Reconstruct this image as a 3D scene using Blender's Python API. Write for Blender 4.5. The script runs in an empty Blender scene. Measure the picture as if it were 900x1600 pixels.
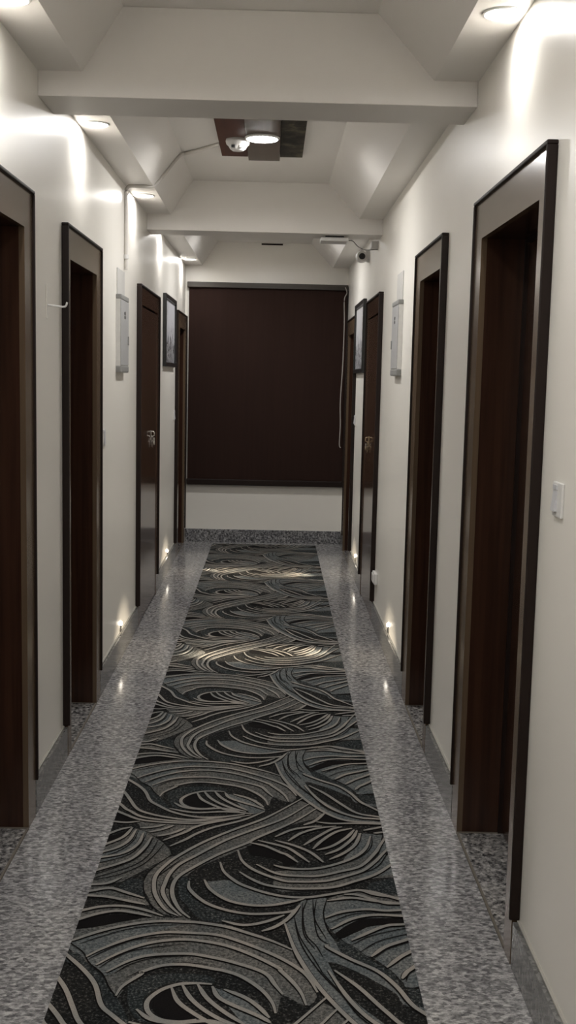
import bpy, bmesh, math, random
from mathutils import Vector, Matrix
random.seed(7)
SC = bpy.context.scene
COL = SC.collection
PI = math.pi

# ------------------------------------------------------------------ materials
def nt(name):
    m = bpy.data.materials.new(name); m.use_nodes = True
    t = m.node_tree
    return m, t, t.nodes['Principled BSDF']
def nd(t, kind, **kw):
    n = t.nodes.new(kind)
    for k, v in kw.items():
        if k in n.inputs: n.inputs[k].default_value = v
        else: setattr(n, k, v)
    return n
def srgb(r, g, b):
    f = lambda c: (c/255/12.92) if c/255 <= .04045 else ((c/255+.055)/1.055)**2.4
    return (f(r), f(g), f(b), 1)
def ramp(t, stops, interp='LINEAR'):
    r = t.nodes.new('ShaderNodeValToRGB'); r.color_ramp.interpolation = interp
    e = r.color_ramp.elements
    while len(e) < len(stops): e.new(.5)
    for i, (p, c) in enumerate(stops): e[i].position = p; e[i].color = c
    return r
def coords(t, scale=(1,1,1)):
    tc = t.nodes.new('ShaderNodeTexCoord'); mp = t.nodes.new('ShaderNodeMapping')
    mp.inputs['Scale'].default_value = scale
    t.links.new(tc.outputs['Object'], mp.inputs['Vector']); return mp.outputs['Vector']
def plain(name, c, rough=.5, metal=0., spec=.5, bump=0., bscale=40):
    m, t, b = nt(name)
    b.inputs['Roughness'].default_value = rough; b.inputs['Metallic'].default_value = metal
    b.inputs['Specular IOR Level'].default_value = spec
    v = coords(t)
    n = nd(t, 'ShaderNodeTexNoise', Scale=bscale, Detail=3.)
    t.links.new(v, n.inputs['Vector'])
    d = tuple(x*.93 for x in c[:3])+(1,)
    r = ramp(t, [(.3, d), (.7, c)])
    t.links.new(n.outputs['Fac'], r.inputs['Fac']); t.links.new(r.outputs['Color'], b.inputs['Base Color'])
    if bump:
        bp = nd(t, 'ShaderNodeBump', Strength=bump, Distance=.002)
        t.links.new(n.outputs['Fac'], bp.inputs['Height']); t.links.new(bp.outputs['Normal'], b.inputs['Normal'])
    return m
def wood(name, c1, c2, rough=.2, axis=2, spec=.5):
    m, t, b = nt(name)
    s = [22, 22, 22]; s[axis] = .8
    v = coords(t, s)
    n = nd(t, 'ShaderNodeTexNoise', Scale=1.6, Detail=3., Roughness=.55, Distortion=.3)
    t.links.new(v, n.inputs['Vector'])
    r = ramp(t, [(.28, c1), (.72, c2)])
    t.links.new(n.outputs['Fac'], r.inputs['Fac']); t.links.new(r.outputs['Color'], b.inputs['Base Color'])
    b.inputs['Roughness'].default_value = rough; b.inputs['Specular IOR Level'].default_value = spec
    bp = nd(t, 'ShaderNodeBump', Strength=.03, Distance=.001)
    t.links.new(n.outputs['Fac'], bp.inputs['Height']); t.links.new(bp.outputs['Normal'], b.inputs['Normal'])
    return m
def granite(name, dark, mid, light, rough=.16, scale=95, stretch=(1, 1, 1), spec=.5):
    m, t, b = nt(name)
    v = coords(t, stretch)
    n1 = nd(t, 'ShaderNodeTexNoise', Scale=scale, Detail=4., Roughness=.72)
    n2 = nd(t, 'ShaderNodeTexVoronoi', Scale=scale*1.25)
    n3 = nd(t, 'ShaderNodeTexNoise', Scale=2.2, Detail=2.)
    for n in (n1, n2, n3): t.links.new(v, n.inputs['Vector'])
    r1 = ramp(t, [(.36, dark), (.47, mid), (.62, light)])
    t.links.new(n1.outputs['Fac'], r1.inputs['Fac'])
    bw = nd(t, 'ShaderNodeRGBToBW'); t.links.new(n2.outputs['Color'], bw.inputs['Color'])
    r2 = ramp(t, [(.25, (.42, .42, .43, 1)), (.55, (1, 1, 1, 1)), (.82, (1.32, 1.31, 1.29, 1))])
    t.links.new(bw.outputs['Val'], r2.inputs['Fac'])
    mx = nd(t, 'ShaderNodeMixRGB', blend_type='MULTIPLY', Fac=.8)
    t.links.new(r1.outputs['Color'], mx.inputs['Color1']); t.links.new(r2.outputs['Color'], mx.inputs['Color2'])
    r3 = ramp(t, [(.3, (.88, .88, .9, 1)), (.7, (1.06, 1.05, 1.03, 1))])
    t.links.new(n3.outputs['Fac'], r3.inputs['Fac'])
    m2 = nd(t, 'ShaderNodeMixRGB', blend_type='MULTIPLY', Fac=1.)
    t.links.new(mx.outputs['Color'], m2.inputs['Color1']); t.links.new(r3.outputs['Color'], m2.inputs['Color2'])
    t.links.new(m2.outputs['Color'], b.inputs['Base Color'])
    b.inputs['Roughness'].default_value = rough; b.inputs['Specular IOR Level'].default_value = spec
    return m
def pile(name, a, bcol, cc, scale=260, lo=.42, hi=.6):
    m, t, b = nt(name)
    v = coords(t)
    n = nd(t, 'ShaderNodeTexNoise', Scale=scale, Detail=3., Roughness=.8)
    t.links.new(v, n.inputs['Vector'])
    r = ramp(t, [(lo-.08, a), ((lo+hi)/2, bcol), (hi+.08, cc)])
    t.links.new(n.outputs['Fac'], r.inputs['Fac'])
    n2 = nd(t, 'ShaderNodeTexNoise', Scale=7., Detail=2.)
    t.links.new(v, n2.inputs['Vector'])
    r2 = ramp(t, [(.35, (.8, .84, .86, 1)), (.65, (1.1, 1.06, 1.02, 1))])
    t.links.new(n2.outputs['Fac'], r2.inputs['Fac'])
    mx = nd(t, 'ShaderNodeMixRGB', blend_type='MULTIPLY', Fac=1.)
    t.links.new(r.outputs['Color'], mx.inputs['Color1']); t.links.new(r2.outputs['Color'], mx.inputs['Color2'])
    t.links.new(mx.outputs['Color'], b.inputs['Base Color'])
    b.inputs['Roughness'].default_value = .95; b.inputs['Specular IOR Level'].default_value = .08
    bp = nd(t, 'ShaderNodeBump', Strength=.35, Distance=.003)
    t.links.new(n.outputs['Fac'], bp.inputs['Height']); t.links.new(bp.outputs['Normal'], b.inputs['Normal'])
    return m
def glow(name, c, s):
    m, t, b = nt(name)
    b.inputs['Base Color'].default_value = (.9, .9, .9, 1)
    b.inputs['Emission Color'].default_value = c; b.inputs['Emission Strength'].default_value = s
    return m

def wall_paint(name, c, rough):
    m, t, b = nt(name)
    v = coords(t)
    n = nd(t, 'ShaderNodeTexNoise', Scale=1.3, Detail=3.)
    n2 = nd(t, 'ShaderNodeTexNoise', Scale=14., Detail=4., Roughness=.6)
    for q in (n, n2): t.links.new(v, q.inputs['Vector'])
    d = tuple(x*.955 for x in c[:3])+(1,)
    r = ramp(t, [(.3, d), (.7, c)])
    t.links.new(n.outputs['Fac'], r.inputs['Fac']); t.links.new(r.outputs['Color'], b.inputs['Base Color'])
    b.inputs['Roughness'].default_value = rough; b.inputs['Specular IOR Level'].default_value = .5
    bp = nd(t, 'ShaderNodeBump', Strength=.12, Distance=.004)
    t.links.new(n2.outputs['Fac'], bp.inputs['Height']); t.links.new(bp.outputs['Normal'], b.inputs['Normal'])
    return m

M = {}
M['wall'] = wall_paint('cream_satin_paint', (.825, .797, .737, 1), .36)
M['ceil'] = wall_paint('white_ceiling_paint', (.815, .788, .75, 1), .45)
M['floor'] = granite('polished_grey_granite', (.125, .125, .128, 1), (.245, .242, .243, 1), (.41, .404, .399, 1), .14, 80, (.6, 1, 1))
M['skirt'] = granite('grey_granite_skirting', (.115, .115, .109, 1), (.14, .139, .132, 1), (.17, .167, .16, 1), .16, 60)
M['dkgran'] = granite('dark_grey_granite', (.05, .05, .055, 1), (.16, .16, .165, 1), (.36, .36, .37, 1), .2, 55)
M['sill'] = granite('threshold_granite', (.04, .04, .043, 1), (.19, .187, .182, 1), (.42, .405, .39, 1), .15, 55)
M['wood'] = wood('dark_brown_laminate', (.026, .0115, .0072, 1), (.050, .0225, .0135, 1), .2)
M['casing'] = wood('dark_brown_casing', (.098, .067, .042, 1), (.128, .088, .055, 1), .22)
M['lip'] = plain('near_black_brown_moulding', (.014, .0075, .0055, 1), .5, 0., .22)
M['flush'] = wood('walnut_brown_laminate', (.055, .029, .018, 1), (.088, .050, .031, 1), .13)
M['blind'] = wood('dark_brown_blind_fabric', (.021, .0098, .0070, 1), (.026, .0125, .0092, 1), .8, spec=.15)
M['pelmet'] = wood('dark_grey_brown_timber', (.022, .017, .012, 1), (.06, .048, .036, 1), .5, axis=0)
M['pwood'] = wood('red_brown_panel_wood', (.040, .011, .005, 1), (.085, .026, .012, 1), .5, axis=1, spec=.25)
M['pmid'] = wood('brown_panel_laminate', (.055, .035, .025, 1), (.095, .062, .045, 1), .35, axis=1, spec=.4)
M['pdark'] = granite('mottled_dark_panel', (.006, .005, .003, 1), (.022, .018, .011, 1), (.10, .088, .06, 1), .55, 7, spec=.2)
M['white'] = plain('white_plastic', (.72, .71, .69, 1), .35)
M['grey'] = plain('light_grey_plastic', (.40, .40, .40, 1), .4)
M['rocker'] = plain('cool_white_plastic', (.60, .60, .62, 1), .3)
M['edge'] = plain('dusty_plaster_edge', (.36, .345, .31, 1), .7)
M['joint'] = plain('tan_grout', (.12, .102, .08, 1), .7)
M['plate'] = plain('dull_white_plate', (.60, .59, .565, 1), .35)
M['conduit'] = plain('off_white_trunking', (.62, .59, .55, 1), .4)
M['dim'] = plain('mid_grey_plastic', (.27, .27, .26, 1), .4)
M['black'] = plain('black_plastic', (.012, .012, .012, 1), .3)
M['steel'] = plain('brushed_steel', (.62, .60, .56, 1), .25, 1.)
M['brass'] = plain('worn_brass', (.45, .36, .24, 1), .35, 1.)
M['cable'] = plain('grey_cable', (.16, .155, .145, 1), .5)
M['pale'] = plain('pale_cord', (.36, .33, .30, 1), .6)
M['frame'] = plain('black_picture_frame', (.012, .012, .012, 1), .3)
M['night'] = plain('night_glass', (.01, .01, .012, 1), .05)
M['lens'] = glow('downlight_lens', (1, .965, .90, 1), 10)
M['round'] = glow('round_lamp_lens', (1, .97, .93, 1), 12)
M['step'] = glow('step_light_lens', (1, .91, .78, 1), 4)

def art(name, seed, sky, mid, dark):
    m, t, b = nt(name)
    tc = t.nodes.new('ShaderNodeTexCoord')
    sep = nd(t, 'ShaderNodeSeparateXYZ'); t.links.new(tc.outputs['Object'], sep.inputs['Vector'])
    mp = nd(t, 'ShaderNodeMapping'); mp.inputs['Scale'].default_value = (1, 7, 4); mp.inputs['Location'].default_value = (seed, seed, 0)
    t.links.new(tc.outputs['Object'], mp.inputs['Vector'])
    n = nd(t, 'ShaderNodeTexNoise', Scale=1.6, Detail=6., Roughness=.7, Distortion=1.2)
    t.links.new(mp.outputs['Vector'], n.inputs['Vector'])
    mr = nd(t, 'ShaderNodeMapRange'); mr.inputs['From Min'].default_value = .10; mr.inputs['From Max'].default_value = .50
    mr.inputs['To Min'].default_value = .0; mr.inputs['To Max'].default_value = .42
    t.links.new(sep.outputs['Z'], mr.inputs['Value'])
    ad = nd(t, 'ShaderNodeMath', operation='ADD'); t.links.new(n.outputs['Fac'], ad.inputs[0]); t.links.new(mr.outputs['Result'], ad.inputs[1])
    r = ramp(t, [(.36, dark), (.47, mid), (.56, dark), (.63, mid), (.75, sky)])
    t.links.new(ad.outputs['Value'], r.inputs['Fac']); t.links.new(r.outputs['Color'], b.inputs['Base Color'])
    b.inputs['Roughness'].default_value = .25
    return m
M['art1'] = art('grey_landscape_print', 3.1, (.58, .58, .62, 1), (.42, .42, .44, 1), (.03, .03, .032, 1))
M['art2'] = art('pale_landscape_print', 8.4, (.66, .65, .66, 1), (.50, .50, .52, 1), (.12, .12, .13, 1))

# ------------------------------------------------------------------ mesh helpers (world coordinates)
def box(bm, x0, x1, y0, y1, z0, z1, bev=0., mi=0):
    x0, x1 = sorted((x0, x1)); y0, y1 = sorted((y0, y1)); z0, z1 = sorted((z0, z1))
    vs = [bm.verts.new(p) for p in ((x0,y0,z0),(x1,y0,z0),(x1,y1,z0),(x0,y1,z0),(x0,y0,z1),(x1,y0,z1),(x1,y1,z1),(x0,y1,z1))]
    fs = [bm.faces.new([vs[i] for i in q]) for q in ((0,3,2,1),(4,5,6,7),(0,1,5,4),(1,2,6,5),(2,3,7,6),(3,0,4,7))]
    for f in fs: f.material_index = mi
    if bev:
        es = list({e for f in fs for e in f.edges})
        bmesh.ops.bevel(bm, geom=es, offset=bev, segments=2, affect='EDGES', profile=.6)
    return bm
def prism(bm, pts, axis, a0, a1):
    """extrude a 2D outline along an axis; pts are the other two coordinates in xyz order"""
    def mk(p, a):
        q = list(p); q.insert(axis, a); return bm.verts.new(q)
    A = [mk(p, a0) for p in pts]; B = [mk(p, a1) for p in pts]
    n = len(pts)
    bm.faces.new(A); bm.faces.new(B[::-1])
    for i in range(n): bm.faces.new((A[i], B[i], B[(i+1) % n], A[(i+1) % n]))
    bmesh.ops.recalc_face_normals(bm, faces=bm.faces[:])
    return bm
def lathe(bm, prof, c, axis=2, seg=28, flip=1):
    """prof = (radius, height) list turned around an axis through c"""
    rings = []
    for r, h in prof:
        ring = []
        for k in range(seg):
            a = 2*PI*k/seg; u, v = r*math.cos(a), r*math.sin(a)
            p = [u, v]; p.insert(axis, h*flip)
            ring.append(bm.verts.new((c[0]+p[0], c[1]+p[1], c[2]+p[2])))
        rings.append(ring)
    for A, B in zip(rings, rings[1:]):
        for k in range(seg): bm.faces.new((A[k], A[(k+1) % seg], B[(k+1) % seg], B[k]))
    bm.faces.new(rings[0]); bm.faces.new(rings[-1][::-1])
    bmesh.ops.recalc_face_normals(bm, faces=bm.faces[:])
    return bm
def crom(pts, n=8):
    P = [Vector(p) for p in pts]
    if len(P) < 3: return P
    out = []
    for i in range(len(P)-1):
        a = P[i-1] if i else P[0]*2-P[1]; b, c = P[i], P[i+1]
        d = P[i+2] if i+2 < len(P) else P[-1]*2-P[-2]
        for k in range(n):
            t = k/n
            out.append(.5*((2*b)+(c-a)*t+(2*a-5*b+4*c-d)*t*t+(3*b-a-3*c+d)*t**3))
    out.append(P[-1]); return out
def tube(bm, pts, r, seg=10, smooth=True):
    P = crom(pts) if smooth else [Vector(p) for p in pts]
    rings = []; up = Vector((0, 0, 1))
    for i, p in enumerate(P):
        t = (P[min(i+1, len(P)-1)]-P[max(i-1, 0)]).normalized()
        s = t.cross(up)
        if s.length < .05: s = t.cross(Vector((1, 0, 0)))
        s.normalize(); u = s.cross(t)
        rings.append([bm.verts.new(p+s*r*math.cos(2*PI*k/seg)+u*r*math.sin(2*PI*k/seg)) for k in range(seg)])
    for A, B in zip(rings, rings[1:]):
        for k in range(seg): bm.faces.new((A[k], A[(k+1) % seg], B[(k+1) % seg], B[k]))
    bm.faces.new(rings[0]); bm.faces.new(rings[-1][::-1])
    bmesh.ops.recalc_face_normals(bm, faces=bm.faces[:])
    return bm
NB = bmesh.new
def obj(name, bm, mats, parent=None, smooth=False):
    me = bpy.data.meshes.new(name)
    o = bpy.data.objects.new(name, me); COL.objects.link(o)
    if parent is not None:
        w = Vector((0, 0, 0)); q = parent
        while q is not None: w += q.location; q = q.parent
        bmesh.ops.translate(bm, verts=bm.verts[:], vec=-w)
        o.parent = parent
    bm.normal_update(); bm.to_mesh(me); bm.free()
    for m in (mats if isinstance(mats, (list, tuple)) else [mats]): me.materials.append(M[m])
    if smooth:
        for p in me.polygons: p.use_smooth = True
        try: me.set_sharp_from_angle(angle=R(38))
        except Exception: pass
    return o
R = math.radians
def tag(o, label, cat, group=None, kind=None):
    o['label'] = label; o['category'] = cat
    if group: o['group'] = group
    if kind: o['kind'] = kind
    return o
def thing(name, label, cat, loc, group=None):
    o = bpy.data.objects.new(name, None); o.empty_display_size = .05
    COL.objects.link(o); o.location = loc
    return tag(o, label, cat, group)
def structure(name, loc):
    o = bpy.data.objects.new(name, None); o.empty_display_size = .05
    COL.objects.link(o); o.location = loc; o['kind'] = 'structure'; return o
def struct(name, bm, mats, smooth=False):
    o = obj(name, bm, mats, None, smooth); o['kind'] = 'structure'; return o
def dup(root, loc, rotz=0., label=None):
    r = root.copy(); COL.objects.link(r); r.location = loc; r.rotation_euler = (0, 0, rotz)
    if label: r['label'] = label
    for ch in list(root.children):
        c = ch.copy(); COL.objects.link(c); c.parent = r
        for g in list(ch.children):
            d = g.copy(); COL.objects.link(d); d.parent = c
    return r
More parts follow.
